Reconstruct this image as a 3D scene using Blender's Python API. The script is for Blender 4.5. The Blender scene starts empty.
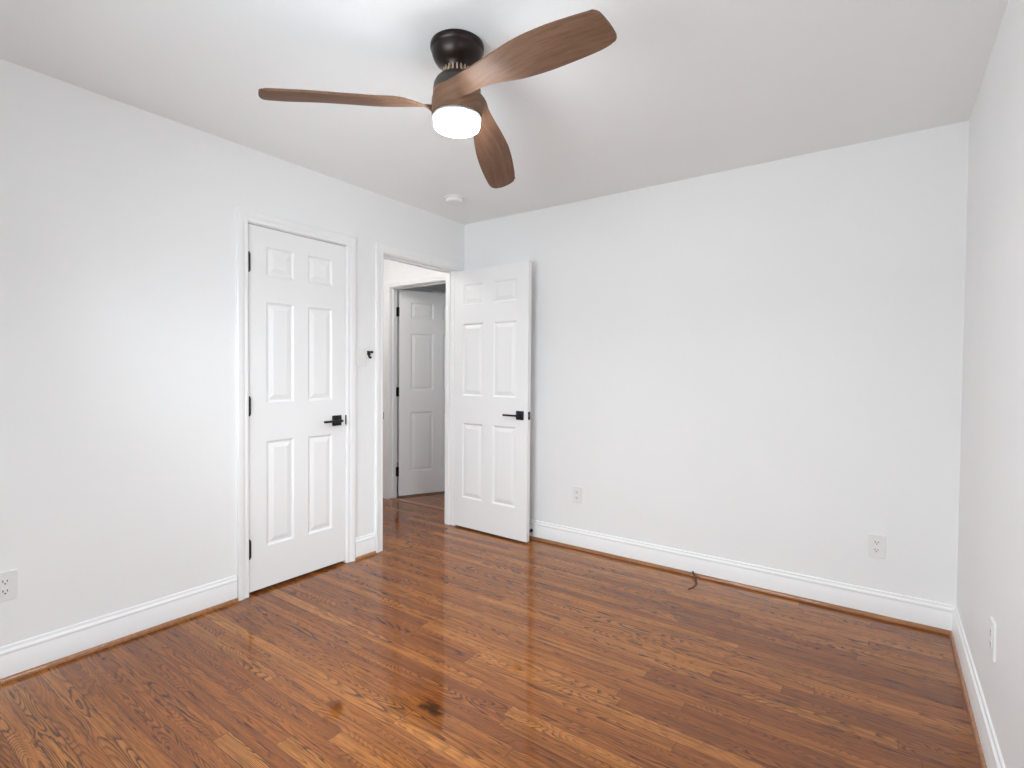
import bpy, bmesh, math, random
from mathutils import Vector, Matrix
random.seed(7)
S = bpy.context.scene
COL = S.collection
PI = math.pi

# ------------------------------------------------------------------ room size
W, YF, H = 3.115, -3.65, 2.44         # right wall x, front wall y, ceiling z (left wall x=0, back wall y=0)
WT = 0.095                            # wall thickness
HALL_Y = 0.165                        # hall wall that holds the far door
C_Y0, C_Y1, C_TOP = -1.7825, -1.1525, 2.037     # closet opening
D_Y0, D_Y1, D_TOP = -0.850, -0.118, 2.045       # doorway opening
F_X0, F_X1, F_TOP = -1.085, -0.273, 2.045       # far hall door opening

# ------------------------------------------------------------------ camera
cd = bpy.data.cameras.new('camera')
cam = bpy.data.objects.new('camera', cd)
COL.objects.link(cam)
cd.sensor_width = 36.0
cd.lens = 523.014 / 1024 * 36.0
cd.clip_start = 0.02
r = Vector((0.81324167, 0.58186703, 0.00829083))
u = Vector((-0.01941237, 0.01288675, 0.99972851))
f = Vector((-0.58160222, 0.81318183, -0.02177546))
cam.matrix_world = Matrix(((r.x, u.x, -f.x, 2.82041), (r.y, u.y, -f.y, -3.26135), (r.z, u.z, -f.z, 1.23843), (0, 0, 0, 1)))
S.camera = cam

# ------------------------------------------------------------------ exposure, sky, daylight
S.view_settings.view_transform = 'Standard'
S.view_settings.look = 'None'
S.view_settings.gamma = 1.0
S.view_settings.use_curve_mapping = False
S.view_settings.exposure = 0.02
S.cycles.max_bounces = 14
S.cycles.diffuse_bounces = 10
S.cycles.glossy_bounces = 6
S.cycles.sample_clamp_indirect = 10

wd = bpy.data.worlds.new('sky')
S.world = wd
wd.use_nodes = True
bg = wd.node_tree.nodes['Background']
bg.inputs['Color'].default_value = (0.80, 0.90, 1.0, 1)
bg.inputs['Strength'].default_value = 1.0

def window_light(name, loc, rot, sx, sy, power, col=(0.85, 0.945, 1.0)):
    l = bpy.data.lights.new(name, 'AREA')
    l.shape = 'RECTANGLE'
    l.size, l.size_y, l.energy, l.color = sx, sy, power, col
    o = bpy.data.objects.new(name, l)
    o.location, o.rotation_euler = loc, rot
    COL.objects.link(o)
    return o

# windows stand behind the photographer: front wall and near end of the right wall
WIN1 = (0.85, 2.30, 0.80, 2.10)       # x0 x1 z0 z1 in the front wall
WIN2 = (-3.00, -1.80, 0.80, 2.10)     # y0 y1 z0 z1 in the right wall
# daylight: sky light falls down through the windows, level light from the yard, light thrown up by the ground
fx, ry = (WIN1[0] + WIN1[1]) / 2, (WIN2[0] + WIN2[1]) / 2
window_light('front_sky', (fx, YF - 1.15, 2.75), (math.radians(48), 0, 0), 2.4, 1.5, 250)
window_light('right_sky', (W + 1.15, ry, 2.75), (0, math.radians(48), 0), 1.5, 2.2, 270)
window_light('front_yard', (fx, YF - 0.20, 1.45), (PI / 2, 0, 0), 1.40, 1.25, 46)
window_light('right_yard', (W + 0.20, ry, 1.45), (0, PI / 2, 0), 1.25, 1.15, 11)
window_light('front_ground', (fx, YF - 1.15, 0.10), (math.radians(132), 0, 0), 2.4, 1.5, 18)

window_light('far_room_fill', (1.78, 1.4, 1.45), (0, PI / 2, 0), 1.2, 0.95, 9)  # added lamp that brightens the dim far room and its door

# ------------------------------------------------------------------ node helpers
def new_mat(name):
    m = bpy.data.materials.new(name)
    m.use_nodes = True
    nt = m.node_tree
    return m, nt, nt.nodes['Principled BSDF']

class G:
    """small node-graph writer"""
    def __init__(self, nt): self.nt = nt
    def n(self, t, **kw):
        x = self.nt.nodes.new(t)
        for k, v in kw.items(): setattr(x, k, v)
        return x
    def put(self, sock, v):
        if isinstance(v, (int, float)): sock.default_value = v
        elif isinstance(v, tuple): sock.default_value = v
        else: self.nt.links.new(v, sock)
    def m(self, op, a, b=0.0, c=0.0):
        x = self.n('ShaderNodeMath', operation=op)
        for s, v in zip(x.inputs, (a, b, c)): self.put(s, v)
        return x.outputs[0]
    def xyz(self, a, b, c):
        x = self.n('ShaderNodeCombineXYZ')
        for s, v in zip(x.inputs, (a, b, c)): self.put(s, v)
        return x.outputs[0]
    def noise(self, vec, scale=1.0, detail=2.0, rough=0.5, dist=0.0):
        x = self.n('ShaderNodeTexNoise')
        self.put(x.inputs['Vector'], vec)
        x.inputs['Scale'].default_value = scale
        x.inputs['Detail'].default_value = detail
        x.inputs['Roughness'].default_value = rough
        x.inputs['Distortion'].default_value = dist
        return x.outputs[0]
    def white(self, vec):
        x = self.n('ShaderNodeTexWhiteNoise', noise_dimensions='3D')
        self.put(x.inputs['Vector'], vec)
        return x.outputs['Value']
    def ramp(self, fac, stops, interp='LINEAR'):
        x = self.n('ShaderNodeValToRGB')
        x.color_ramp.interpolation = interp
        e = x.color_ramp.elements
        while len(e) < len(stops): e.new(0.5)
        for el, (p, c) in zip(e, stops):
            el.position = p
            el.color = (c, c, c, 1) if isinstance(c, (int, float)) else (*c, 1)
        self.put(x.inputs[0], fac)
        return x.outputs[0]
    def mix(self, fac, a, b, blend='MIX'):
        x = self.n('ShaderNodeMix', data_type='RGBA', blend_type=blend)
        self.put(x.inputs[0], fac)
        self.put(x.inputs[6], a if not isinstance(a, tuple) else (*a, 1))
        self.put(x.inputs[7], b if not isinstance(b, tuple) else (*b, 1))
        return x.outputs[2]
    def sm(self, v, lo, hi, a=0.0, b=1.0):
        x = self.n('ShaderNodeMapRange', interpolation_type='SMOOTHSTEP')
        self.put(x.inputs[0], v)
        for i, k in enumerate((lo, hi, a, b)): x.inputs[i + 1].default_value = k
        return x.outputs[0]
    def bump(self, height, strength, dist):
        x = self.n('ShaderNodeBump')
        x.inputs['Strength'].default_value = strength
        x.inputs['Distance'].default_value = dist
        self.put(x.inputs['Height'], height)
        return x.outputs[0]

def paint(name, col, rough, bscale=220.0, bstr=0.05, spec=0.5):
    m, nt, b = new_mat(name)
    g = G(nt)
    tc = g.n('ShaderNodeTexCoord').outputs['Object']
    n1 = g.noise(tc, 1.3, 2)
    c = g.mix(g.sm(n1, 0.3, 0.7), tuple(x * 0.985 for x in col), col)
    nt.links.new(c, b.inputs['Base Color'])
    b.inputs['Roughness'].default_value = rough
    b.inputs['Specular IOR Level'].default_value = spec
    nt.links.new(g.bump(g.noise(tc, bscale, 2), bstr, 0.001), b.inputs['Normal'])
    return m

def plain(name, col, rough, metal=0.0):
    m, nt, b = new_mat(name)
    g = G(nt)
    tc = g.n('ShaderNodeTexCoord').outputs['Object']
    n1 = g.noise(tc, 60.0, 2)
    nt.links.new(g.mix(n1, tuple(x * 0.92 for x in col), tuple(x * 1.08 for x in col)), b.inputs['Base Color'])
    b.inputs['Roughness'].default_value = rough
    b.inputs['Metallic'].default_value = metal
    return m

def floor_material():
    m, nt, b = new_mat('oak_strip_floor')
    g = G(nt)
    tc = g.n('ShaderNodeTexCoord').outputs['Object']
    sp = g.n('ShaderNodeSeparateXYZ')
    nt.links.new(tc, sp.inputs[0])
    x, y = sp.outputs[0], sp.outputs[1]
    SW = 0.0572
    v = g.m('DIVIDE', g.m('ADD', y, 20.0), SW)
    row = g.m('FLOOR', v)
    fv = g.m('FRACT', v)
    rr = g.white(g.xyz(row, 3.7, 1.1))
    L = g.m('ADD', 0.75, g.m('MULTIPLY', g.white(g.xyz(row, 9.2, 4.4)), 0.7))
    pu = g.m('DIVIDE', g.m('ADD', g.m('ADD', x, 20.0), g.m('MULTIPLY', rr, 7.0)), L)
    pl = g.m('FLOOR', pu)
    fu = g.m('FRACT', pu)
    a = g.white(g.xyz(row, pl, 0.3))
    b2 = g.white(g.xyz(row, pl, 5.3))
    c2 = g.white(g.xyz(row, pl, 8.9))
    # strip tone
    base = g.ramp(a, [(0.0, (0.27, 0.082, 0.019)), (0.3, (0.36, 0.115, 0.025)), (0.65, (0.43, 0.148, 0.031)), (1.0, (0.54, 0.205, 0.046))])
    # cathedral grain: contour lines of a long stretched noise, one pattern per strip
    off = g.m('MULTIPLY', a, 61.0)
    gv = g.xyz(g.m('ADD', g.m('MULTIPLY', x, 1.7), off), g.m('MULTIPLY', y, 14.0), g.m('MULTIPLY', b2, 47.0))
    N = g.noise(gv, 1.0, 1.2, 0.35, 0.25)
    jit = g.noise(g.xyz(g.m('MULTIPLY', x, 28.0), g.m('MULTIPLY', y, 130.0), off), 1.0, 2)
    Nn = g.m('ADD', g.m('MULTIPLY', N, g.m('ADD', 18.0, g.m('MULTIPLY', c2, 26.0))), g.m('MULTIPLY', jit, 0.45))
    rings = g.m('FRACT', Nn)
    line = g.ramp(rings, [(0.0, 0.0), (0.45, 0.08), (0.78, 0.75), (0.90, 1.0), (1.0, 0.0)])
    area = g.sm(g.noise(g.xyz(g.m('ADD', g.m('MULTIPLY', x, 1.1), off), g.m('MULTIPLY', y, 16.0), g.m('MULTIPLY', c2, 31.0)), 1.0, 2), 0.40, 0.66)
    line = g.m('MULTIPLY', line, g.m('ADD', 0.40, g.m('MULTIPLY', area, 0.60)))
    # pores and fine streaks
    pore = g.noise(g.xyz(g.m('ADD', g.m('MULTIPLY', x, 9.0), off), g.m('MULTIPLY', y, 330.0), a), 1.0, 3, 0.6)
    pore = g.sm(pore, 0.50, 0.70)
    streak = g.noise(g.xyz(g.m('ADD', g.m('MULTIPLY', x, 2.2), off), g.m('MULTIPLY', y, 75.0), b2), 1.0, 3, 0.6)
    col = g.mix(g.sm(streak, 0.30, 0.72, 0.0, 0.62), base, (0.16, 0.048, 0.014))
    col = g.mix(g.m('MULTIPLY', pore, 0.55), col, (0.060, 0.022, 0.011))
    col = g.mix(g.m('MULTIPLY', line, 0.92), col, (0.022, 0.008, 0.005))
    # dark flecks, short along the grain
    fl = g.noise(g.xyz(g.m('ADD', g.m('MULTIPLY', x, 6.5), off), g.m('MULTIPLY', y, 62.0), c2), 1.0, 3, 0.62)
    col = g.mix(g.sm(fl, 0.59, 0.71, 0.0, 0.80), col, (0.040, 0.014, 0.008))
    # blotches worn into the finish
    def stain(px, py, rx, ry, colr, amt, c):
        w1 = g.noise(g.xyz(g.m('MULTIPLY', x, 22.0), g.m('MULTIPLY', y, 38.0), 2.0), 1.0, 3)
        dx = g.m('DIVIDE', g.m('SUBTRACT', x, px), rx)
        dy = g.m('DIVIDE', g.m('SUBTRACT', y, py), ry)
        d = g.m('SQRT', g.m('ADD', g.m('MULTIPLY', dx, dx), g.m('MULTIPLY', dy, dy)))
        d = g.m('ADD', d, g.m('MULTIPLY', g.m('SUBTRACT', w1, 0.5), 1.3))
        return g.mix(g.sm(d, 1.05, 0.35, 0.0, amt), c, colr)
    col = stain(1.485, -1.885, 0.085, 0.034, (0.030, 0.011, 0.006), 0.9, col)
    col = stain(1.186, -2.075, 0.055, 0.030, (0.070, 0.018, 0.006), 0.6, col)
    col = stain(0.36, -1.17, 0.17, 0.022, (0.050, 0.022, 0.017), 0.75, col)
    # joints between strips
    ev = g.m('MINIMUM', fv, g.m('SUBTRACT', 1.0, fv))
    eu = g.m('MULTIPLY', g.m('MINIMUM', fu, g.m('SUBTRACT', 1.0, fu)), g.m('DIVIDE', L, SW))
    e = g.m('MINIMUM', ev, eu)
    gap = g.sm(e, 0.012, 0.030, 1.0, 0.0)
    col = g.mix(g.m('MULTIPLY', gap, 0.55), col, (0.030, 0.012, 0.007))
    nt.links.new(col, b.inputs['Base Color'])
    nt.links.new(g.m('ADD', 0.30, g.m('MULTIPLY', pore, 0.15)), b.inputs['Roughness'])
    b.inputs['Specular IOR Level'].default_value = 0.0
    b.inputs['Coat Weight'].default_value = 1.0
    b.inputs['Coat Roughness'].default_value = 0.045
    b.inputs['Coat IOR'].default_value = 1.43
    # finish follows the cupping of each strip
    wob = g.noise(g.xyz(g.m('MULTIPLY', x, 2.5), g.m('MULTIPLY', y, 18.0), 0.0), 1.0, 2)
    h = g.m('ADD', g.m('MULTIPLY', wob, 0.6), g.m('MULTIPLY', g.m('POWER', g.m('MULTIPLY', ev, 2.0), 0.5), 0.22))
    nt.links.new(g.bump(h, 0.30, 0.0022), b.inputs['Coat Normal'])
    nt.links.new(g.bump(g.m('SUBTRACT', h, g.m('MULTIPLY', pore, 0.15)), 0.35, 0.002), b.inputs['Normal'])
    return m

def wood(name, c0, c1, dark, rough, use_uv, coat=0.0):
    m, nt, b = new_mat(name)
    g = G(nt)
    tcn = g.n('ShaderNodeTexCoord')
    tc = tcn.outputs['UV' if use_uv else 'Object']
    sp = g.n('ShaderNodeSeparateXYZ')
    nt.links.new(tc, sp.inputs[0])
    x, y, z = sp.outputs
    gv = g.xyz(g.m('MULTIPLY', x, 5.0), g.m('MULTIPLY', y, 60.0), g.m('MULTIPLY', z, 60.0))
    n1 = g.noise(gv, 1.0, 4, 0.6)
    n2 = g.noise(g.xyz(g.m('MULTIPLY', x, 14.0), g.m('MULTIPLY', y, 320.0), g.m('MULTIPLY', z, 320.0)), 1.0, 2)
    c = g.mix(g.sm(n1, 0.3, 0.7), c0, c1)
    c = g.mix(g.sm(n2, 0.52, 0.75, 0.0, 0.55), c, dark)
    nt.links.new(c, b.inputs['Base Color'])
    b.inputs['Roughness'].default_value = rough
    b.inputs['Coat Weight'].default_value = coat
    b.inputs['Specular IOR Level'].default_value = 0.3
    nt.links.new(g.bump(n2, 0.1, 0.0005), b.inputs['Normal'])
    return m

def emit(name, col, strength):
    m, nt, b = new_mat(name)
    g = G(nt)
    b.inputs['Base Color'].default_value = (0.9, 0.9, 0.9, 1)
    b.inputs['Emission Color'].default_value = (*col, 1)
    b.inputs['Emission Strength'].default_value = strength
    b.inputs['Roughness'].default_value = 0.4
    return m

def glass_pane():
    m, nt, b = new_mat('window_glass')
    g = G(nt)
    t = g.n('ShaderNodeBsdfTransparent'); gl = g.n('ShaderNodeBsdfGlossy')
    gl.inputs['Roughness'].default_value = 0.02
    fr = g.n('ShaderNodeFresnel'); fr.inputs['IOR'].default_value = 1.45
    mx = g.n('ShaderNodeMixShader')
    nt.links.new(fr.outputs[0], mx.inputs[0]); nt.links.new(t.outputs[0], mx.inputs[1]); nt.links.new(gl.outputs[0], mx.inputs[2])
    nt.links.new(mx.outputs[0], nt.nodes['Material Output'].inputs['Surface'])
    return m

M = dict(
    wall=paint('white_wall_paint', (0.878, 0.882, 0.882), 0.55, 160.0, 0.06, 0.3),
    ceil=paint('white_ceiling_paint', (0.906, 0.928, 0.930), 0.8, 120.0, 0.10, 0.2),
    trim=paint('white_trim_enamel', (0.90, 0.90, 0.90), 0.30, 60.0, 0.02, 0.5),
    door=paint('white_door_enamel', (0.885, 0.885, 0.885), 0.36, 90.0, 0.03, 0.5),
    floor=floor_material(),
    shoe=wood('stained_oak_shoe', (0.42, 0.195, 0.085), (0.30, 0.125, 0.050), (0.07, 0.026, 0.012), 0.35, False, 0.4),
    thr=wood('stained_oak_threshold', (0.33, 0.120, 0.038), (0.26, 0.090, 0.028), (0.09, 0.03, 0.012), 0.25, False, 0.8),
    walnut=wood('walnut_blade', (0.205, 0.108, 0.063), (0.142, 0.074, 0.044), (0.065, 0.035, 0.023), 0.62, True),
    collar=wood('walnut_collar', (0.265, 0.148, 0.092), (0.21, 0.115, 0.070), (0.09, 0.05, 0.033), 0.55, True),
    bronze=plain('oil_rubbed_bronze', (0.022, 0.014, 0.011), 0.33, 0.55),
    dark=plain('dark_bronze_motor', (0.060, 0.055, 0.047), 0.42, 0.55),
    rim=plain('satin_grey_rim', (0.20, 0.19, 0.18), 0.5),
    vent=plain('brushed_bronze_vent', (0.55, 0.40, 0.29), 0.40, 0.4),
    black=plain('matte_black_metal', (0.010, 0.010, 0.011), 0.42, 0.3),
    rubber=plain('black_rubber', (0.012, 0.012, 0.012), 0.7),
    plastic=paint('white_wall_plate', (0.83, 0.83, 0.825), 0.32, 60, 0.0, 0.5),
    slot=plain('dark_slot', (0.03, 0.03, 0.03), 0.6),
    lens=emit('lit_fan_lens', (0.94, 0.98, 1.0), 85.0),
    hallens=emit('lit_hall_globe', (1.0, 0.985, 0.96), 37.0),
    cable=plain('black_cable_jacket', (0.016, 0.014, 0.012), 0.5),
    copper=plain('copper_brown_cable_end', (0.20, 0.070, 0.032), 0.4, 0.2),
    glass=glass_pane(),
)

# ------------------------------------------------------------------ mesh helpers
def obj(name, bm, mat, parent=None, smooth=False, angle=35):
    me = bpy.data.meshes.new(name)
    bmesh.ops.recalc_face_normals(bm, faces=bm.faces)
    bm.to_mesh(me)
    bm.free()
    me.materials.append(mat)
    if smooth:
        for p in me.polygons: p.use_smooth = True
        me.set_sharp_from_angle(angle=math.radians(angle))
    o = bpy.data.objects.new(name, me)
    COL.objects.link(o)
    if parent is not None: o.parent = parent
    return o

def empty(name, loc=(0, 0, 0), rot=(0, 0, 0)):
    o = bpy.data.objects.new(name, None)
    o.empty_display_size = 0.05
    o.location, o.rotation_euler = loc, rot
    COL.objects.link(o)
    return o

def tag(o, label, cat, group=None, kind=None):
    o['label'] = label
    o['category'] = cat
    if group: o['group'] = group
    if kind: o['kind'] = kind
    return o

def setting(o, label, cat): return tag(o, label, cat, None, 'structure')

def box(bm, x0, x1, y0, y1, z0, z1, bev=0.0):
    vs = [bm.verts.new((x, y, z)) for x in (x0, x1) for y in (y0, y1) for z in (z0, z1)]
    fs = [bm.faces.new([vs[i] for i in q]) for q in ((0, 1, 3, 2), (4, 6, 7, 5), (0, 4, 5, 1), (2, 3, 7, 6), (0, 2, 6, 4), (1, 5, 7, 3))]
    bmesh.ops.recalc_face_normals(bm, faces=fs)
    if bev > 0:
        es = list({e for f_ in fs for e in f_.edges})
        bmesh.ops.bevel(bm, geom=es, offset=bev, segments=2, affect='EDGES', profile=0.5)
    return bm

def boxes(*lst):
    bm = bmesh.new()
    for b in lst: box(bm, *b)
    return bm

def tube(bm, pts, rad, seg=12, caps=True):
    pts = [Vector(p) for p in pts]
    rads = rad if isinstance(rad, (list, tuple)) else [rad] * len(pts)
    rings = []
    up = None
    for i, p in enumerate(pts):
        d = (pts[min(i + 1, len(pts) - 1)] - pts[max(i - 1, 0)]).normalized()
        if up is None:
            up = Vector((0, 0, 1)) if abs(d.z) < 0.9 else Vector((1, 0, 0))
        s = d.cross(up).normalized()
        up = s.cross(d).normalized()
        rings.append([bm.verts.new(p + rads[i] * (math.cos(2 * PI * k / seg) * s + math.sin(2 * PI * k / seg) * up)) for k in range(seg)])
    for a, b in zip(rings[:-1], rings[1:]):
        for k in range(seg):
            bm.faces.new((a[k], a[(k + 1) % seg], b[(k + 1) % seg], b[k]))
    if caps:
        bm.faces.new(rings[0]); bm.faces.new(rings[-1])
    return bm

def lathe(bm, prof, seg=48, center=(0, 0, 0), axis='Z'):
    rings = []
    cx, cy, cz = center
    for (rr, h) in prof:
        if rr < 1e-6:
            v = {'Z': (cx, cy, cz + h), 'X': (cx + h, cy, cz), 'Y': (cx, cy + h, cz)}[axis]
            rings.append([bm.verts.new(v)])
            continue
        ring = []
        for k in range(seg):
            a = 2 * PI * k / seg
            c, s = rr * math.cos(a), rr * math.sin(a)
            ring.append(bm.verts.new({'Z': (cx + c, cy + s, cz + h), 'X': (cx + h, cy + c, cz + s), 'Y': (cx + c, cy + h, cz + s)}[axis]))
        rings.append(ring)
    for a, b in zip(rings[:-1], rings[1:]):
        if len(a) == 1 and len(b) == 1: continue
        for k in range(seg):
            k2 = (k + 1) % seg
            if len(a) == 1: bm.faces.new((a[0], b[k2], b[k]))
            elif len(b) == 1: bm.faces.new((a[k], a[k2], b[0]))
            else: bm.faces.new((a[k], a[k2], b[k2], b[k]))
    return bm

def sweep(path_pts):
    """path_pts: list of rings of points, all the same length -> closed skin with end caps"""
    bm = bmesh.new()
    rings = [[bm.verts.new(p) for p in ring] for ring in path_pts]
    n = len(rings[0])
    for a, b in zip(rings[:-1], rings[1:]):
        for k in range(n):
            bm.faces.new((a[k], a[(k + 1) % n], b[(k + 1) % n], b[k]))
    bm.faces.new(rings[0]); bm.faces.new(list(reversed(rings[-1])))
    return bm

# ------------------------------------------------------------------ floor, walls, ceiling
bm = boxes((-2.6, W + 0.12, YF - 0.12, 0.31, -0.06, 0.0), (-2.6, 1.6, 0.31, 2.7, -0.06, 0.0))
setting(obj('floor', bm, M['floor']), 'glossy reddish brown oak strip floor running across the room', 'floor')
bm = boxes((-2.6, W + 0.12, YF - 0.12, 0.0, H, H + 0.1), (-2.6, 1.6, 0.0, 2.7, H, H + 0.1))
setting(obj('ceiling', bm, M['ceil']), 'plain white flat ceiling above the empty room', 'ceiling')

bm = boxes((-WT, 0, YF - 0.12, C_Y0 - 0.02, 0, H), (-WT, 0, C_Y0 - 0.02, C_Y1 + 0.02, C_TOP + 0.02, H),
           (-WT, 0, C_Y1 + 0.02, D_Y0 - 0.02, 0, H), (-WT, 0, D_Y0 - 0.02, D_Y1 + 0.02, D_TOP + 0.02, H),
           (-WT, 0, D_Y1 + 0.02, 0.0, 0, H))
setting(obj('wall_left', bm, M['wall']), 'long white wall on the left with closet door and doorway', 'wall')
bm = boxes((0, W, 0, HALL_Y + WT, 0, H))
setting(obj('wall_back', bm, M['wall']), 'wide plain white wall facing the camera behind the open door', 'wall')
x0, x1, z0, z1 = WIN2[0], WIN2[1], WIN2[2], WIN2[3]
bm = boxes((W, W + 0.12, YF - 0.12, x0, 0, H), (W, W + 0.12, x1, HALL_Y + WT, 0, H), (W, W + 0.12, x0, x1, 0, z0), (W, W + 0.12, x0, x1, z1, H))
setting(obj('wall_right', bm, M['wall']), 'white wall at the right edge of the room', 'wall')
x0, x1, z0, z1 = WIN1
bm = boxes((0, x0, YF - 0.12, YF, 0, H), (x1, W, YF - 0.12, YF, 0, H), (x0, x1, YF - 0.12, YF, 0, z0), (x0, x1, YF - 0.12, YF, z1, H))
setting(obj('wall_front', bm, M['wall']), 'white wall with a window behind the photographer', 'wall')
# hall wall with the far door, hall side wall, end wall, closet shell, far room
bm = boxes((-2.6, F_X0 - 0.02, HALL_Y, HALL_Y + WT, 0, H), (F_X1 + 0.02, 0.0, HALL_Y, HALL_Y + WT, 0, H),
           (F_X0 - 0.02, F_X1 + 0.02, HALL_Y, HALL_Y + WT, F_TOP + 0.02, H), (-WT, 0, 0, HALL_Y, 0, H))
setting(obj('wall_hall', bm, M['wall']), 'white hall wall around the far door seen through the doorway', 'wall')
bm = boxes((-2.6, -WT, -1.10, -1.0, 0, H), (-2.7, -2.6, -1.10, 2.7, 0, H))
setting(obj('wall_hall_side', bm, M['wall']), 'white hall side wall beyond the doorway, out of sight', 'wall')
bm = boxes((-0.80, -0.72, YF, -1.10, 0, H), (-0.72, -WT, YF, YF + 0.08, 0, H))
setting(obj('wall_closet', bm, M['wall']), 'white closet inside wall behind the shut closet door', 'wall')
bm = boxes((1.5, 1.6, HALL_Y + WT, 0.9, 0, H), (1.5, 1.6, 1.9, 2.7, 0, H), (1.5, 1.6, 0.9, 1.9, 0, 0.8), (1.5, 1.6, 0.9, 1.9, 2.1, H), (-2.6, 1.5, 2.6, 2.7, 0, H))  # opening in the end wall is cut for the added lamp
setting(obj('wall_far_room', bm, M['wall']), 'dim wall of the room beyond the hall door', 'wall')

# ------------------------------------------------------------------ baseboards and shoe mouldings
BP = [(0.0, 0.012), (0.015, 0.012), (0.015, 0.098), (0.0125, 0.104), (0.0125, 0.109), (0.0145, 0.113), (0.0135, 0.119), (0.0075, 0.126), (0.006, 0.137), (0.0, 0.140)]
SP = [(0.0, 0.0005)] + [(0.015 + 0.011 * math.cos(a), 0.0005 + 0.019 * math.sin(a)) for a in [k * PI / 12 for k in range(7)]] + [(0.0, 0.0195)]
def run(name, prof, mat, p0, p1, nrm, m0=0.0, m1=0.0):
    """straight moulding from p0 to p1; m0/m1 = +1 inside mitre"""
    p0, p1, nrm = Vector(p0), Vector(p1), Vector(nrm)
    d = (p1 - p0).normalized()
    r0 = [p0 + nrm * o + d * (o * m0) + Vector((0, 0, z)) for o, z in prof]
    r1 = [p1 + nrm * o - d * (o * m1) + Vector((0, 0, z)) for o, z in prof]
    return obj(name, sweep([r0, r1]), mat, smooth=True, angle=25)
CASE = 0.066
X, Y = (1, 0, 0), (0, 1, 0)
segs = [('left', (0, YF, 0), (0, C_Y0 - CASE - 0.004, 0), X, 1, 0, 'white baseboard along left wall from window end to closet door', 'left wall before the closet door'),
        ('left_middle', (0, C_Y1 + CASE + 0.004, 0), (0, D_Y0 - CASE - 0.004, 0), X, 0, 0, 'short white baseboard between closet door and doorway', 'short gap between closet door and doorway'),
        ('back', (0, 0, 0), (W, 0, 0), (0, -1, 0), 1, 1, 'white baseboard along the wall behind the open door', 'wall behind the open door'),
        ('right', (W, 0, 0), (W, YF, 0), (-1, 0, 0), 1, 1, 'white baseboard at the foot of the right wall', 'right wall'),
        ('front', (W, YF, 0), (0, YF, 0), Y, 1, 1, 'white baseboard under the window behind the photographer', 'window wall')]
for i, (sd, a, b, nr, m0, m1, lab, wh) in enumerate(segs):
    setting(run('baseboard_' + sd, BP, M['trim'], a, b, nr, m0, m1), lab, 'baseboard')
    if sd == 'left_middle':
        a = (0, a[1] + 0.002, 0); b = (0, b[1] - 0.002, 0)
    t = run('trim_%d' % (i + 1), SP, M['shoe'], a, b, nr, m0, m1)
    for v in t.data.vertices:      # keep the shoe proud of the baseboard face
        pass
    setting(t, 'brown stained shoe moulding at floor along the ' + wh, 'moulding')

# ------------------------------------------------------------------ door casings and jambs
CPROF = [(0.004, 0.0), (0.004, 0.010), (0.007, 0.0125), (0.018, 0.0135), (0.022, 0.011), (0.027, 0.0115), (0.034, 0.016), (0.050, 0.0185), (CASE - 0.004, 0.0185), (CASE, 0.015), (CASE, 0.0)]
def casing(name, a0, a1, ztop, place):
    """U of mitred casing; place(a, out, z) -> world point"""
    rings = []
    for (aa, sgn, zz, top) in ((a0, -1, 0.0, False), (a0, -1, ztop, True), (a1, 1, ztop, True), (a1, 1, 0.0, False)):
        rings.append([place(aa + sgn * o, t, zz + (o if top else 0.0)) for o, t in CPROF])
    return obj(name, sweep(rings), M['trim'], smooth=True, angle=25)
def jamb(name, a0, a1, ztop, place, depth, stop_at, parent):
    """lining of the opening with a stop bead; place(a, out, z)"""
    bm = bmesh.new()
    def bx(a_0, a_1, t0, t1, z_0, z_1):
        p, q = Vector(place(a_0, t0, z_0)), Vector(place(a_1, t1, z_1))
        box(bm, min(p.x, q.x), max(p.x, q.x), min(p.y, q.y), max(p.y, q.y), z_0, z_1)
    bx(a0 - 0.02, a0, -depth, 0.0, 0, ztop + 0.02)
    bx(a1, a1 + 0.02, -depth, 0.0, 0, ztop + 0.02)
    bx(a0, a1, -depth, 0.0, ztop, ztop + 0.02)
    s0, s1 = stop_at
    bx(a0, a0 + 0.011, s0, s1, 0, ztop); bx(a1 - 0.011, a1, s0, s1, 0, ztop)
    bx(a0 + 0.011, a1 - 0.011, s0, s1, ztop - 0.011, ztop)
    return obj(name, bm, M['trim'], parent)
pl_left = lambda a, t, z: (t, a, z)
pl_hall = lambda a, t, z: (a, HALL_Y - t, z)
cc = setting(casing('trim_6', C_Y0, C_Y1, C_TOP, pl_left), 'white moulded casing around the shut closet door', 'door casing')
jamb('jamb', C_Y0, C_Y1, C_TOP, pl_left, WT, (-0.075, -0.042), cc)
dc = setting(casing('trim_7', D_Y0, D_Y1, D_TOP, pl_left), 'white moulded casing around the open doorway to the hall', 'door casing')
jamb('jamb', D_Y0, D_Y1, D_TOP, pl_left, WT, (-0.075, -0.042), dc)
bm = boxes((-0.033, -0.004, D_Y0, D_Y0 + 0.0025, 0.905, 0.965), (-0.004, 0.004, D_Y0, D_Y0 + 0.0075, 0.910, 0.960))
obj('strike_plate', bm, M['black'], dc)['label'] = 'black strike plate'
hc = setting(casing('trim_8', F_X0, F_X1, F_TOP, pl_hall), 'white casing around the hall door seen through the doorway', 'door casing')
jamb('jamb', F_X0, F_X1, F_TOP, pl_hall, WT, (-0.072, -0.035), hc)
bm = boxes((F_X0 + 0.0, F_X1 - 0.0, HALL_Y + 0.004, HALL_Y + 0.062, 0.0, 0.004))
setting(obj('trim_9', bm, M['thr']), 'orange oak threshold strip on floor under the hall door', 'threshold')

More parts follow.
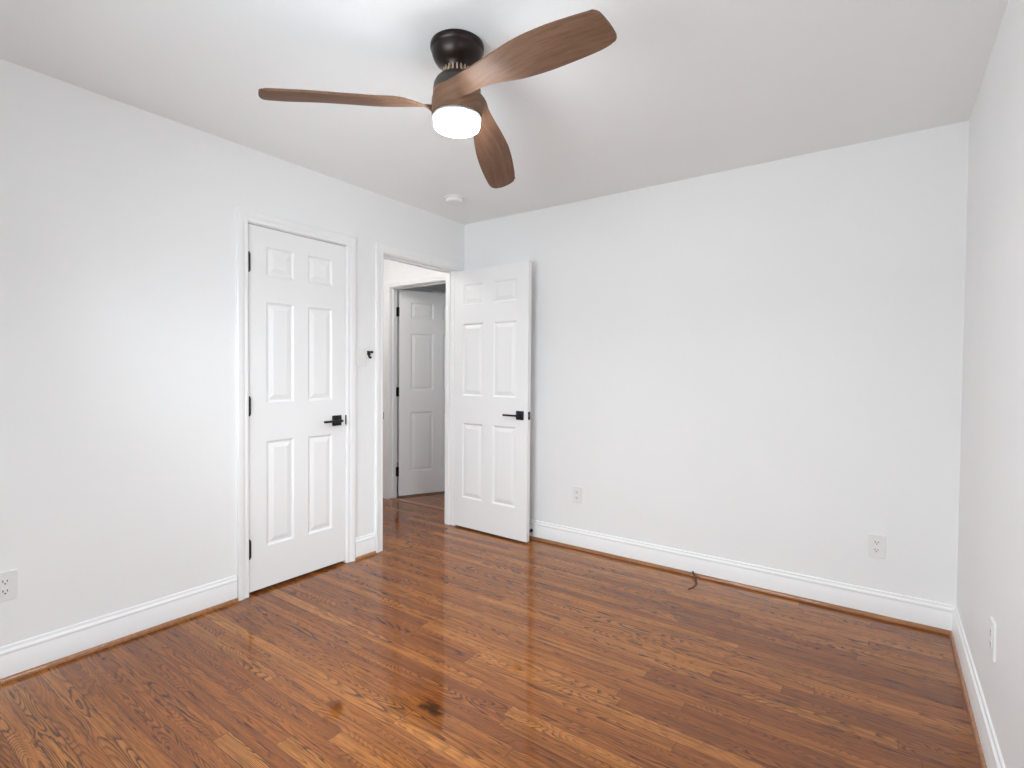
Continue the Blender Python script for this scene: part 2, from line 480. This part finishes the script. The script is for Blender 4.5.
# ------------------------------------------------------------------ six panel doors
def leaf_bm(w, h, th, px, pz):
    """slab x 0..w, z 0..h, front y=0, back y=th, with six moulded panels on both faces"""
    bm = bmesh.new()
    xs = [0.0] + [v for p in px for v in p] + [w]
    zs = [0.0] + [v for p in pz for v in p] + [h]
    for yf, s in ((0.0, 1.0), (th, -1.0)):
        grid = [[bm.verts.new((x, yf, z)) for z in zs] for x in xs]
        for i in range(len(xs) - 1):
            for j in range(len(zs) - 1):
                q = [grid[i][j], grid[i + 1][j], grid[i + 1][j + 1], grid[i][j + 1]]
                if i % 2 == 1 and j % 2 == 1:
                    xa, xb, za, zb = xs[i], xs[i + 1], zs[j], zs[j + 1]
                    prev = q
                    for ins, dep in ((0.003, 0.0015), (0.008, 0.0065), (0.012, 0.0085), (0.019, 0.0085), (0.024, 0.0065), (0.040, 0.0025), (0.043, 0.0015)):
                        ring = [bm.verts.new((x, yf + s * dep, z)) for x, z in ((xa + ins, za + ins), (xb - ins, za + ins), (xb - ins, zb - ins), (xa + ins, zb - ins))]
                        for k in range(4):
                            bm.faces.new((prev[k], prev[(k + 1) % 4], ring[(k + 1) % 4], ring[k]))
                        prev = ring
                    bm.faces.new(prev)
                else:
                    bm.faces.new(q)
    # edges of the slab
    bm.verts.ensure_lookup_table()
    def at(x, y, z): return bm.verts.new((x, y, z))
    for (a, b) in (((0, 0), (0, h)), ((0, h), (w, h)), ((w, h), (w, 0)), ((w, 0), (0, 0))):
        bm.faces.new((at(a[0], 0, a[1]), at(b[0], 0, b[1]), at(b[0], th, b[1]), at(a[0], th, a[1])))
    bmesh.ops.remove_doubles(bm, verts=bm.verts, dist=1e-5)
    return bm

def lever_set(parent, w, zc, th, both=True):
    """square rose, neck and flat lever pointing at the hinges"""
    for s in ((-1, 1) if both else (-1,)):
        yb = 0.0 if s < 0 else th
        hx = w - 0.066
        bm = bmesh.new()
        ya, yc = sorted((yb, yb + s * 0.009))
        box(bm, hx - 0.0325, hx + 0.0325, ya, yc, zc - 0.0325, zc + 0.0325, 0.002)
        h = obj('door_handle', bm, M['black'], parent, smooth=True)
        h['label'] = 'black lever handle with square rose'
        bm = bmesh.new()
        tube(bm, [(hx, yb + s * 0.006, zc), (hx, yb + s * 0.048, zc)], 0.0105, 20)
        obj('neck', bm, M['black'], h, smooth=True)
        bm = bmesh.new()
        ya, yc = sorted((yb + s * 0.042, yb + s * 0.058))
        box(bm, hx - 0.120, hx + 0.011, ya, yc, zc - 0.0065, zc + 0.0065, 0.002)
        obj('lever', bm, M['black'], h, smooth=True)

def latch(parent, w, zc, th):
    bm = boxes((w - 0.001, w + 0.0015, th / 2 - 0.0125, th / 2 + 0.0125, zc - 0.0285, zc + 0.0285))
    l = obj('latch_plate', bm, M['black'], parent)
    l['label'] = 'black latch plate'
    bm = boxes((w, w + 0.009, th / 2 - 0.006, th / 2 + 0.006, zc - 0.007, zc + 0.007))
    obj('bolt', bm, M['rim'], l)

def hinge(parent, z, mode, th=0.035):
    """black butt hinge at the x=0 edge; 'front' knuckle in front, 'open' leaf plates on the edge too"""
    bm = bmesh.new()
    hh = 0.0445
    yk = -0.0055 if mode == 'front' else th + 0.0055
    tube(bm, [(-0.0015, yk, z - hh), (-0.0015, yk, z + hh)], 0.0084 if mode == 'front' else 0.0068, 14)
    if mode == 'front': box(bm, -0.0015, 0.0, -0.002, 0.030, z - hh, z + hh)
    else: box(bm, -0.0025, 0.0, 0.004, th + 0.002, z - hh, z + hh)
    o = obj('hinge', bm, M['black'], parent, smooth=True)
    o['label'] = 'black butt hinge'
    bm = bmesh.new()
    lathe(bm, [(0, 0.010), (0.004, 0.010), (0.0055, 0.004), (0.0062, 0.0)], 14, (-0.0015, yk, z + hh))
    lathe(bm, [(0, -0.010), (0.004, -0.010), (0.0055, -0.004), (0.0062, 0.0)], 14, (-0.0015, yk, z - hh))
    obj('hinge_tip', bm, M['black'], o, smooth=True)
    return o

PZ = [(0.232, 0.826), (1.040, 1.605), (1.750, 1.912)]
TH = 0.035
# closet door, shut
CW = C_Y1 - C_Y0 - 0.007
d1 = obj('door_1', leaf_bm(CW, 2.014, TH, [(0.098, 0.267), (0.357, 0.527)], PZ), M['door'])
d1.location = (-0.001, C_Y0 + 0.004, 0.018); d1.rotation_euler = (0, 0, PI / 2)
setting(d1, 'white six panel closet door, shut, with black lever handle', 'door')
lever_set(d1, CW, 0.909, TH, False)
for z in (1.809, 1.025, 0.239): hinge(d1, z, 'front')
bm = boxes((CW + 0.0005, CW + 0.006, -0.004, 0.001, 0.880, 0.940))
o = obj('strike_lip', bm, M['black'], d1); o['label'] = 'black strike plate lip'
# bedroom door, standing open against the back wall
d2 = obj('door_2', leaf_bm(0.712, 2.024, TH, [(0.080, 0.288), (0.390, 0.606)], PZ), M['door'])
d2.location = (0.021, -0.128, 0.014); d2.rotation_euler = (0, 0, math.radians(-1.5))
setting(d2, 'white six panel door standing open before the back wall', 'door')
lever_set(d2, 0.712, 0.914, TH, False)
latch(d2, 0.712, 0.914, TH)
for z in (1.809, 1.025, 0.239): hinge(d2, z, 'back')
# hall door, half open into the far room
HO = math.radians(64)
d3 = obj('door_3', leaf_bm(0.802, 2.024, TH, [(0.114, 0.350), (0.452, 0.688)], PZ), M['door'])
d3.location = (F_X0 + 0.024, HALL_Y + WT + 0.006, 0.014); d3.rotation_euler = (0, 0, HO)
setting(d3, 'grey shaded six panel door half open beyond the hall', 'door')
lever_set(d3, 0.802, 0.914, TH, False)
for z in (1.809, 1.025, 0.239):
    bm = bmesh.new()
    box(bm, F_X0, F_X0 + 0.003, HALL_Y + WT - 0.034, HALL_Y + WT + 0.004, z - 0.03, z + 0.06)
    tube(bm, [(F_X0 + 0.012, HALL_Y + WT + 0.008, z - 0.03), (F_X0 + 0.012, HALL_Y + WT + 0.008, z + 0.06)], 0.010, 12)
    o = obj('hinge', bm, M['black'], d3)
    o.matrix_parent_inverse = (Matrix.Translation(d3.location) @ Matrix.Rotation(HO, 4, 'Z')).inverted()
    o['label'] = 'black butt hinge'

# ------------------------------------------------------------------ windows behind the photographer, plus one added for the far room
def window(n, w, h, loc, rz, label):
    """double hung sash window; local x along wall, y = into the room, origin at sill centre"""
    root = empty('window_%d' % n, loc, (0, 0, rz))
    setting(root, label, 'window')
    bm = boxes((-w / 2, -w / 2 + 0.04, -0.12, 0.0, 0, h), (w / 2 - 0.04, w / 2, -0.12, 0.0, 0, h), (-w / 2 + 0.04, w / 2 - 0.04, -0.12, 0.0, h - 0.04, h), (-w / 2 + 0.04, w / 2 - 0.04, -0.12, 0.0, 0, 0.03))
    obj('window_frame', bm, M['trim'], root)
    bm = boxes((-w / 2 - 0.07, w / 2 + 0.07, 0.0, 0.018, h, h + 0.07), (-w / 2 - 0.07, -w / 2, 0.0, 0.018, -0.02, h), (w / 2, w / 2 + 0.07, 0.0, 0.018, -0.02, h), (-w / 2 - 0.09, w / 2 + 0.09, 0.0, 0.045, -0.05, -0.02))
    obj('window_casing', bm, M['trim'], root)
    for k in range(2):
        za, zb = (0.03, h / 2 + 0.015) if k == 0 else (h / 2 - 0.015, h - 0.04)
        ya = -0.055 if k == 0 else -0.085
        xa = w / 2 - 0.04
        bm = boxes((-xa, -xa + 0.035, ya, ya + 0.028, za, zb), (xa - 0.035, xa, ya, ya + 0.028, za, zb), (-xa + 0.035, xa - 0.035, ya, ya + 0.028, za, za + 0.035), (-xa + 0.035, xa - 0.035, ya, ya + 0.028, zb - 0.035, zb))
        s = obj('sash', bm, M['trim'], root)
        bm = boxes((-xa + 0.035, xa - 0.035, ya + 0.012, ya + 0.016, za + 0.035, zb - 0.035))
        obj('pane', bm, M['glass'], s)
window(1, WIN1[1] - WIN1[0], WIN1[3] - WIN1[2], ((WIN1[0] + WIN1[1]) / 2, YF, WIN1[2]), 0.0, 'white double hung window in the wall behind the photographer')
window(3, 1.0, 1.3, (1.5, 1.4, 0.8), PI / 2, 'white double hung window added to light the room beyond the hall')  # unseen window, added as an opening for the far room lamp
window(2, WIN2[1] - WIN2[0], WIN2[3] - WIN2[2], (W, (WIN2[0] + WIN2[1]) / 2, WIN2[2]), PI / 2, 'white double hung window in the near part of the right wall')

# ------------------------------------------------------------------ ceiling fan
FX, FY = 1.512, -1.796
fan = empty('ceiling_fan', (FX, FY, H))
tag(fan, 'flush ceiling fan with three carved walnut blades and a lit round lamp', 'ceiling fan')
zz = lambda z: z - H
bm = bmesh.new()
lathe(bm, [(0.0, zz(2.44)), (0.097, zz(2.44)), (0.0985, zz(2.436)), (0.0985, zz(2.424)), (0.096, zz(2.420)), (0.0945, zz(2.418)), (0.0935, zz(2.412)), (0.0915, zz(2.402)), (0.0865, zz(2.389)), (0.0775, zz(2.376)), (0.065, zz(2.366)), (0.056, zz(2.359)), (0.050, zz(2.344)), (0.0, zz(2.344))], 64)
obj('canopy', bm, M['bronze'], fan, smooth=True)['label'] = 'dark bronze ceiling canopy'
zl = lambda z: z - 0.008 - H
# vent ring: slanted fins round the neck
bm.free()
bm = bmesh.new()
lathe(bm, [(0.0, zl(2.360)), (0.045, zl(2.360)), (0.0475, zl(2.332)), (0.0, zl(2.332))], 48)
obj('neck', bm, M['bronze'], fan, smooth=True)
bm = bmesh.new()
for k in range(22):
    a = 2 * PI * k / 22
    R_ = Matrix.Rotation(a, 4, 'Z')
    vs = [R_ @ Vector(p) for p in ((0.044, -0.0030, zl(2.359)), (0.0525, -0.0018, zl(2.359)), (0.0585, -0.0030, zl(2.333)), (0.044, -0.0030, zl(2.333)),
                                   (0.044, 0.0030, zl(2.359)), (0.0525, 0.0018, zl(2.359)), (0.0585, 0.0048, zl(2.333)), (0.044, 0.0048, zl(2.333)))]
    v = [bm.verts.new(p) for p in vs]
    for q in ((0, 1, 2, 3), (7, 6, 5, 4), (0, 4, 5, 1), (1, 5, 6, 2), (2, 6, 7, 3), (3, 7, 4, 0)):
        bm.faces.new([v[i] for i in q])
obj('vent_ring', bm, M['vent'], fan, smooth=True)['label'] = 'bronze ring of vent fins at the neck'
bm = bmesh.new()
lathe(bm, [(0.0, zl(2.336)), (0.056, zl(2.335)), (0.068, zl(2.328)), (0.078, zl(2.317)), (0.085, zl(2.303)), (0.0872, zl(2.288)), (0.0876, zl(2.262)), (0.0, zl(2.262))], 64)
obj('motor_housing', bm, M['dark'], fan, smooth=True)['label'] = 'dark rounded motor housing'
def uvmap(o, fn):
    uv = o.data.uv_layers.new(name='UVMap')
    for l in o.data.loops:
        uv.data[l.index].uv = fn(o.data.vertices[l.vertex_index].co)
bm = bmesh.new()
lathe(bm, [(0.080, zl(2.276)), (0.0872, zl(2.276)), (0.0880, zl(2.272)), (0.0880, zl(2.192)), (0.0875, zl(2.189)), (0.080, zl(2.189))], 64)
o = obj('collar', bm, M['collar'], fan, smooth=True)
uvmap(o, lambda c: (math.atan2(c.y, c.x) * 0.09, c.z))
o['label'] = 'wooden collar round the motor'
bm = bmesh.new()
lathe(bm, [(0.0, zl(2.190)), (0.0890, zl(2.190)), (0.0902, zl(2.187)), (0.0902, zl(2.182)), (0.0860, zl(2.178)), (0.0, zl(2.177))], 64)
obj('lamp_rim', bm, M['rim'], fan, smooth=True)
bm = bmesh.new()
lathe(bm, [(0.0, zl(2.178)), (0.0845, zl(2.178)), (0.0850, zl(2.166)), (0.0845, zl(2.156)), (0.081, zl(2.1485)), (0.072, zl(2.1445)), (0.045, zl(2.1420)), (0.0, zl(2.1410))], 64)
obj('lamp_lens', bm, M['lens'], fan, smooth=True)['label'] = 'glowing white round lamp lens'

CYL = 0.0880
def cyl(deg, z): a = math.radians(deg); return Vector((CYL * math.cos(a), CYL * math.sin(a), z))
ST = [(cyl(-200, 2.188), cyl(-200, 2.183)),
      (cyl(-160, 2.197), cyl(-160, 2.183)),
      (cyl(-125, 2.222), cyl(-125, 2.183)),
      (cyl(-92, 2.249), cyl(-95, 2.183)),
      (Vector((0.042, -0.0885, 2.252)), cyl(-65, 2.185)),
      (Vector((0.080, -0.080, 2.256)), cyl(-35, 2.195)),
      (Vector((0.122, -0.070, 2.255)), Vector((0.108, -0.016, 2.217))),
      (Vector((0.200, -0.062, 2.247)), Vector((0.195, 0.031, 2.223))),
      (Vector((0.300, -0.053, 2.240)), Vector((0.295, 0.072, 2.204))),
      (Vector((0.400, -0.038, 2.235)), Vector((0.395, 0.103, 2.190))),
      (Vector((0.500, -0.014, 2.224)), Vector((0.495, 0.127, 2.180))),
      (Vector((0.590, 0.012, 2.209)), Vector((0.580, 0.143, 2.172))),
      (Vector((0.642, 0.030, 2.201)), Vector((0.626, 0.1470, 2.170))),
      (Vector((0.661, 0.036, 2.198)), Vector((0.644, 0.1460, 2.170)))]
def catmull(P, t):
    n = len(P) - 1
    i = min(int(t), n - 1)
    s = t - i
    p0, p1, p2, p3 = P[max(i - 1, 0)], P[i], P[i + 1], P[min(i + 2, n)]
    return 0.5 * ((2 * p1) + (p2 - p0) * s + (2 * p0 - 5 * p1 + 4 * p2 - p3) * s * s + (3 * p1 - p0 - 3 * p2 + p3) * s ** 3)
def blade(phi):
    bm = bmesh.new()
    NU, NV = 84, 14
    A_, B_ = [s[0] for s in ST], [s[1] for s in ST]
    n = len(ST) - 1
    grid, uvs = [], {}
    rows = [n * i / NU for i in range(NU + 1)]
    total = len(rows)
    ca, sa = math.cos(phi), math.sin(phi)
    out = Vector((0.97, 0.22, 0.0))
    RC = 0.016                                   # corner radius of the tip
    for ri in range(total):
        t = rows[ri]
        a, b = catmull(A_, t), catmull(B_, t)
        L_ = (b - a).length
        row = []
        rad = 0.0905 - 0.0035 * min(1.0, t / 4.0)
        for j in range(NV + 1):
            w = 0.5 - 0.5 * math.cos(PI * j / NV)
            p = a.lerp(b, w)
            tipk = min(1.0, max(0.0, (t - (n - 2)) / 2.0)) ** 2
            e = min(w, 1 - w) * L_
            if tipk > 0:                         # convex end with rounded corners
                p = p + out * (tipk * 0.010 * (4 * w * (1 - w)))
                if e < RC: p = p - out * (tipk * (RC - math.sqrt(max(0.0, RC * RC - (RC - e) ** 2))))
            p = p + Vector((0, 0, -0.006 * math.sin(PI * w) * min(1.0, max(0.0, (p.x - 0.12) / 0.15))))
            rr = math.hypot(p.x, p.y)
            if rr < rad:
                k = rad / max(rr, 1e-4)
                p = Vector((p.x * k, p.y * k, p.z))
            u_, v_ = p.x if p.x > 0.1 else 0.1 + (t - 6) * 0.04, L_ * w
            X_, Y_ = p.x * ca - p.y * sa, p.x * sa + p.y * ca
            k = min(1.0, max(0.0, (math.hypot(p.x, p.y) - 0.093) / 0.06))
            k = k * k * (3 - 2 * k)
            Z_ = p.z + k * (0.0536 * X_ - 0.0085 * Y_)
            v = bm.verts.new((X_, Y_, Z_ - H))
            uvs[(round(X_, 5), round(Y_, 5), round(Z_ - H, 5))] = (u_ + phi, v_)
            row.append(v)
        grid.append(row)
    for i in range(total - 1):
        for j in range(NV):
            bm.faces.new((grid[i][j], grid[i][j + 1], grid[i + 1][j + 1], grid[i + 1][j]))
    o = obj('blade', bm, M['walnut'], fan, smooth=True, angle=60)
    uvmap(o, lambda c: uvs.get((round(c.x, 5), round(c.y, 5), round(c.z, 5)), (0, 0)))
    md = o.modifiers.new('thickness', 'SOLIDIFY')
    md.thickness, md.offset = 0.008, 0.0
    bv = o.modifiers.new('rounded_edge', 'BEVEL')
    bv.width, bv.segments, bv.limit_method = 0.0025, 2, 'ANGLE'
    bv.angle_limit = math.radians(60)
    return o
PHI = math.radians(-16.8)
for k, lb in enumerate(('walnut blade reaching to the right', 'walnut blade reaching to the left', 'walnut blade reaching to the back corner')):
    blade(PHI + (0, -2 * PI / 3, 2 * PI / 3)[k])['label'] = lb

# ------------------------------------------------------------------ smoke detector
sd = empty('smoke_detector', (0.375, -0.545, H))
tag(sd, 'small round white smoke detector on ceiling near the corner', 'smoke detector')
bm = bmesh.new()
lathe(bm, [(0, 0), (0.068, 0), (0.068, -0.006), (0.064, -0.010), (0.0, -0.010)], 48)
obj('base', bm, M['plastic'], sd, smooth=True)
bm = bmesh.new()
lathe(bm, [(0, -0.008), (0.057, -0.010), (0.060, -0.014), (0.059, -0.024), (0.054, -0.033), (0.045, -0.037), (0.018, -0.038), (0.016, -0.036), (0.0, -0.036)], 48)
obj('cover', bm, M['plastic'], sd, smooth=True)
bm = bmesh.new()
lathe(bm, [(0, -0.0355), (0.010, -0.0355), (0.010, -0.0385), (0.0, -0.039)], 20, (0.026, 0.0, 0))
obj('test_button', bm, M['plastic'], sd, smooth=True)

# ------------------------------------------------------------------ outlets, switch, hook
def faceplate(bm, w, h, d=0.006):
    n = 6
    outl = [(w, h, 0.0), (w, h, 0.003), (w - 0.0015, h - 0.0015, 0.005), (w - 0.004, h - 0.004, d)]
    rings = [[bm.verts.new((sx * a / 2, -t, sz * b / 2)) for sx, sz in ((-1, -1), (1, -1), (1, 1), (-1, 1))] for a, b, t in outl]
    for a, b in zip(rings[:-1], rings[1:]):
        for k in range(4): bm.faces.new((a[k], a[(k + 1) % 4], b[(k + 1) % 4], b[k]))
    bm.faces.new(rings[0]); bm.faces.new(rings[-1])
def outlet(loc, rz, label):
    """local: plate in the x/z plane, facing -y"""
    root = empty('wall_outlet', loc, (0, 0, rz))
    tag(root, label, 'outlet')
    bm = bmesh.new(); faceplate(bm, 0.074, 0.118)
    obj('faceplate', bm, M['plastic'], root)
    for s in (1, -1):
        bm = bmesh.new()
        zc = s * 0.0195
        prof = []
        for k in range(24):
            a = 2 * PI * k / 24
            prof.append((0.0172 * math.cos(a), max(-0.0125, min(0.0125, 0.0172 * math.sin(a)))))
        r0 = [bm.verts.new((x, -0.005, zc + z)) for x, z in prof]
        r1 = [bm.verts.new((x, -0.0082, zc + z)) for x, z in prof]
        for k in range(24): bm.faces.new((r0[k], r0[(k + 1) % 24], r1[(k + 1) % 24], r1[k]))
        bm.faces.new(r1); bm.faces.new(r0)
        rc = obj('receptacle', bm, M['plastic'], root)
        for sx, hh in ((-1, 0.0045), (1, 0.0037)):
            bm = boxes((sx * 0.0064 - 0.0014, sx * 0.0064 + 0.0014, -0.0086, -0.0070, zc + 0.0035 - hh, zc + 0.0035 + hh))
            obj('slot', bm, M['slot'], rc)
        bm = bmesh.new()
        lathe(bm, [(0, -0.0086), (0.0028, -0.0086), (0.0028, -0.0070), (0, -0.0070)], 14, (0, 0, zc - 0.0070), 'Y')
        obj('ground_hole', bm, M['slot'], rc)
    bm = bmesh.new()
    lathe(bm, [(0, -0.0072), (0.003, -0.0068), (0.0032, -0.0055), (0, -0.0055)], 14, (0, 0, 0), 'Y')
    obj('screw', bm, M['plastic'], root)
    return root
outlet((0.0, -2.757, 0.376), PI / 2, 'white wall outlet at the left edge of photo, low on left wall')
outlet((1.064, 0.0, 0.380), 0.0, 'white wall outlet on back wall close to the open door')
outlet((2.797, 0.0, 0.364), 0.0, 'white wall outlet on back wall near the right corner')
outlet((W, -1.03, 0.405), -PI / 2, 'white wall outlet on the right wall, seen edge-on')

sw = empty('light_switch', (0.0, -1.024, 1.328), (0, 0, PI / 2))
tag(sw, 'white light switch on wall strip between closet door and doorway', 'light switch')
bm = bmesh.new(); faceplate(bm, 0.074, 0.118)
obj('faceplate', bm, M['plastic'], sw)
bm = bmesh.new()
box(bm, -0.0055, 0.0055, -0.0075, -0.004, -0.0125, 0.0125)
tg = obj('toggle', bm, M['plastic'], sw)
bm = bmesh.new()
v = [bm.verts.new(p) for p in ((-0.004, -0.006, -0.006), (0.004, -0.006, -0.006), (0.004, -0.006, 0.006), (-0.004, -0.006, 0.006), (-0.0035, -0.018, -0.0125), (0.0035, -0.018, -0.0125), (0.0035, -0.020, -0.006), (-0.0035, -0.020, -0.006))]
for q in ((0, 1, 2, 3), (4, 5, 6, 7), (0, 1, 5, 4), (1, 2, 6, 5), (2, 3, 7, 6), (3, 0, 4, 7)): bm.faces.new([v[i] for i in q])
obj('lever', bm, M['plastic'], tg)
for s in (1, -1):
    bm = bmesh.new()
    lathe(bm, [(0, -0.0068), (0.003, -0.0064), (0.0032, -0.005), (0, -0.005)], 14, (0, 0, s * 0.030), 'Y')
    obj('screw', bm, M['plastic'], sw)

hk = empty('wall_hook', (0.0, -0.963, 1.353), (0, 0, PI / 2))
hk.scale = (1.2, 1.2, 1.15)
tag(hk, 'tiny black hook on wall right of the light switch', 'hook')
bm = bmesh.new(); box(bm, -0.020, 0.004, -0.006, 0.0, -0.004, 0.020, 0.0015)
obj('backplate', bm, M['black'], hk, smooth=True)
bm = bmesh.new()
tube(bm, [(-0.008, -0.004, 0.012), (-0.008, -0.018, 0.012), (-0.006, -0.026, 0.012)], 0.0055, 12)
lathe(bm, [(0, -0.035), (0.006, -0.033), (0.0085, -0.028), (0.006, -0.023), (0, -0.022)], 16, (-0.006, 0, 0.012), 'Y')
obj('peg', bm, M['black'], hk, smooth=True)
bm = bmesh.new()
tube(bm, [(-0.008, -0.003, 0.004), (-0.008, -0.006, -0.010), (-0.008, -0.011, -0.020), (-0.008, -0.018, -0.021), (-0.008, -0.021, -0.014)], 0.0056, 12)
obj('prong', bm, M['black'], hk, smooth=True)

# ------------------------------------------------------------------ door stop on the back baseboard
ds = empty('door_stop', (0.690, -0.015, 0.062))
tag(ds, 'small black door stop on baseboard beside the open door edge', 'door stop')
bm = bmesh.new()
lathe(bm, [(0, 0.0), (0.0125, 0.0), (0.0125, -0.005), (0.009, -0.008), (0.0, -0.009)], 24, (0, 0, 0), 'Y')
obj('mount', bm, M['black'], ds, smooth=True)
bm = bmesh.new()
pts = [(0.0052 * math.cos(k * 0.7), -0.008 - 0.0455 * k / 90, 0.0052 * math.sin(k * 0.7)) for k in range(91)]
tube(bm, pts, 0.0014, 6)
tube(bm, [(0, -0.006, 0), (0, -0.055, 0)], 0.0040, 12)
obj('spring', bm, M['black'], ds, smooth=True)
bm = bmesh.new()
lathe(bm, [(0, -0.052), (0.0085, -0.052), (0.0085, -0.062), (0.006, -0.066), (0.0, -0.067)], 20, (0, 0, 0), 'Y')
obj('rubber_tip', bm, M['rubber'], ds, smooth=True)

# ------------------------------------------------------------------ cable stub at the back wall
cb = empty('cable_stub', (1.880, -0.020, 0.0))
tag(cb, 'short black cable poking out of the shoe moulding onto floor', 'cable')
bm = bmesh.new()
P = [Vector(p) for p in ((0.000, 0.004, 0.020), (-0.002, -0.002, 0.027), (0.003, -0.012, 0.026), (0.010, -0.022, 0.020), (0.020, -0.036, 0.014), (0.038, -0.075, 0.012), (0.052, -0.115, 0.0065), (0.056, -0.140, 0.0048))]
tube(bm, [catmull(P, i * 7 / 40) for i in range(41)], 0.0042, 10)
obj('jacket', bm, M['cable'], cb, smooth=True)
bm = bmesh.new()
tube(bm, [(0.056, -0.138, 0.0046), (0.054, -0.165, 0.0040), (0.047, -0.200, 0.0038), (0.040, -0.225, 0.0038)], [0.0040, 0.0036, 0.0036, 0.0030], 10)
obj('end', bm, M['copper'], cb, smooth=True)['label'] = 'reddish brown stripped cable end'

# ------------------------------------------------------------------ hall ceiling light (out of sight round the door head)
hl = empty('ceiling_light', (-0.84, -0.72, H))
tag(hl, 'round flush hall ceiling light beyond the doorway', 'ceiling light')
bm = bmesh.new()
lathe(bm, [(0, 0), (0.15, 0), (0.15, -0.02), (0.14, -0.025), (0, -0.025)], 40)
obj('base', bm, M['trim'], hl, smooth=True)
bm = bmesh.new()
lathe(bm, [(0, -0.024), (0.135, -0.024), (0.13, -0.05), (0.10, -0.08), (0.05, -0.095), (0, -0.098)], 40)
obj('globe', bm, M['hallens'], hl, smooth=True)
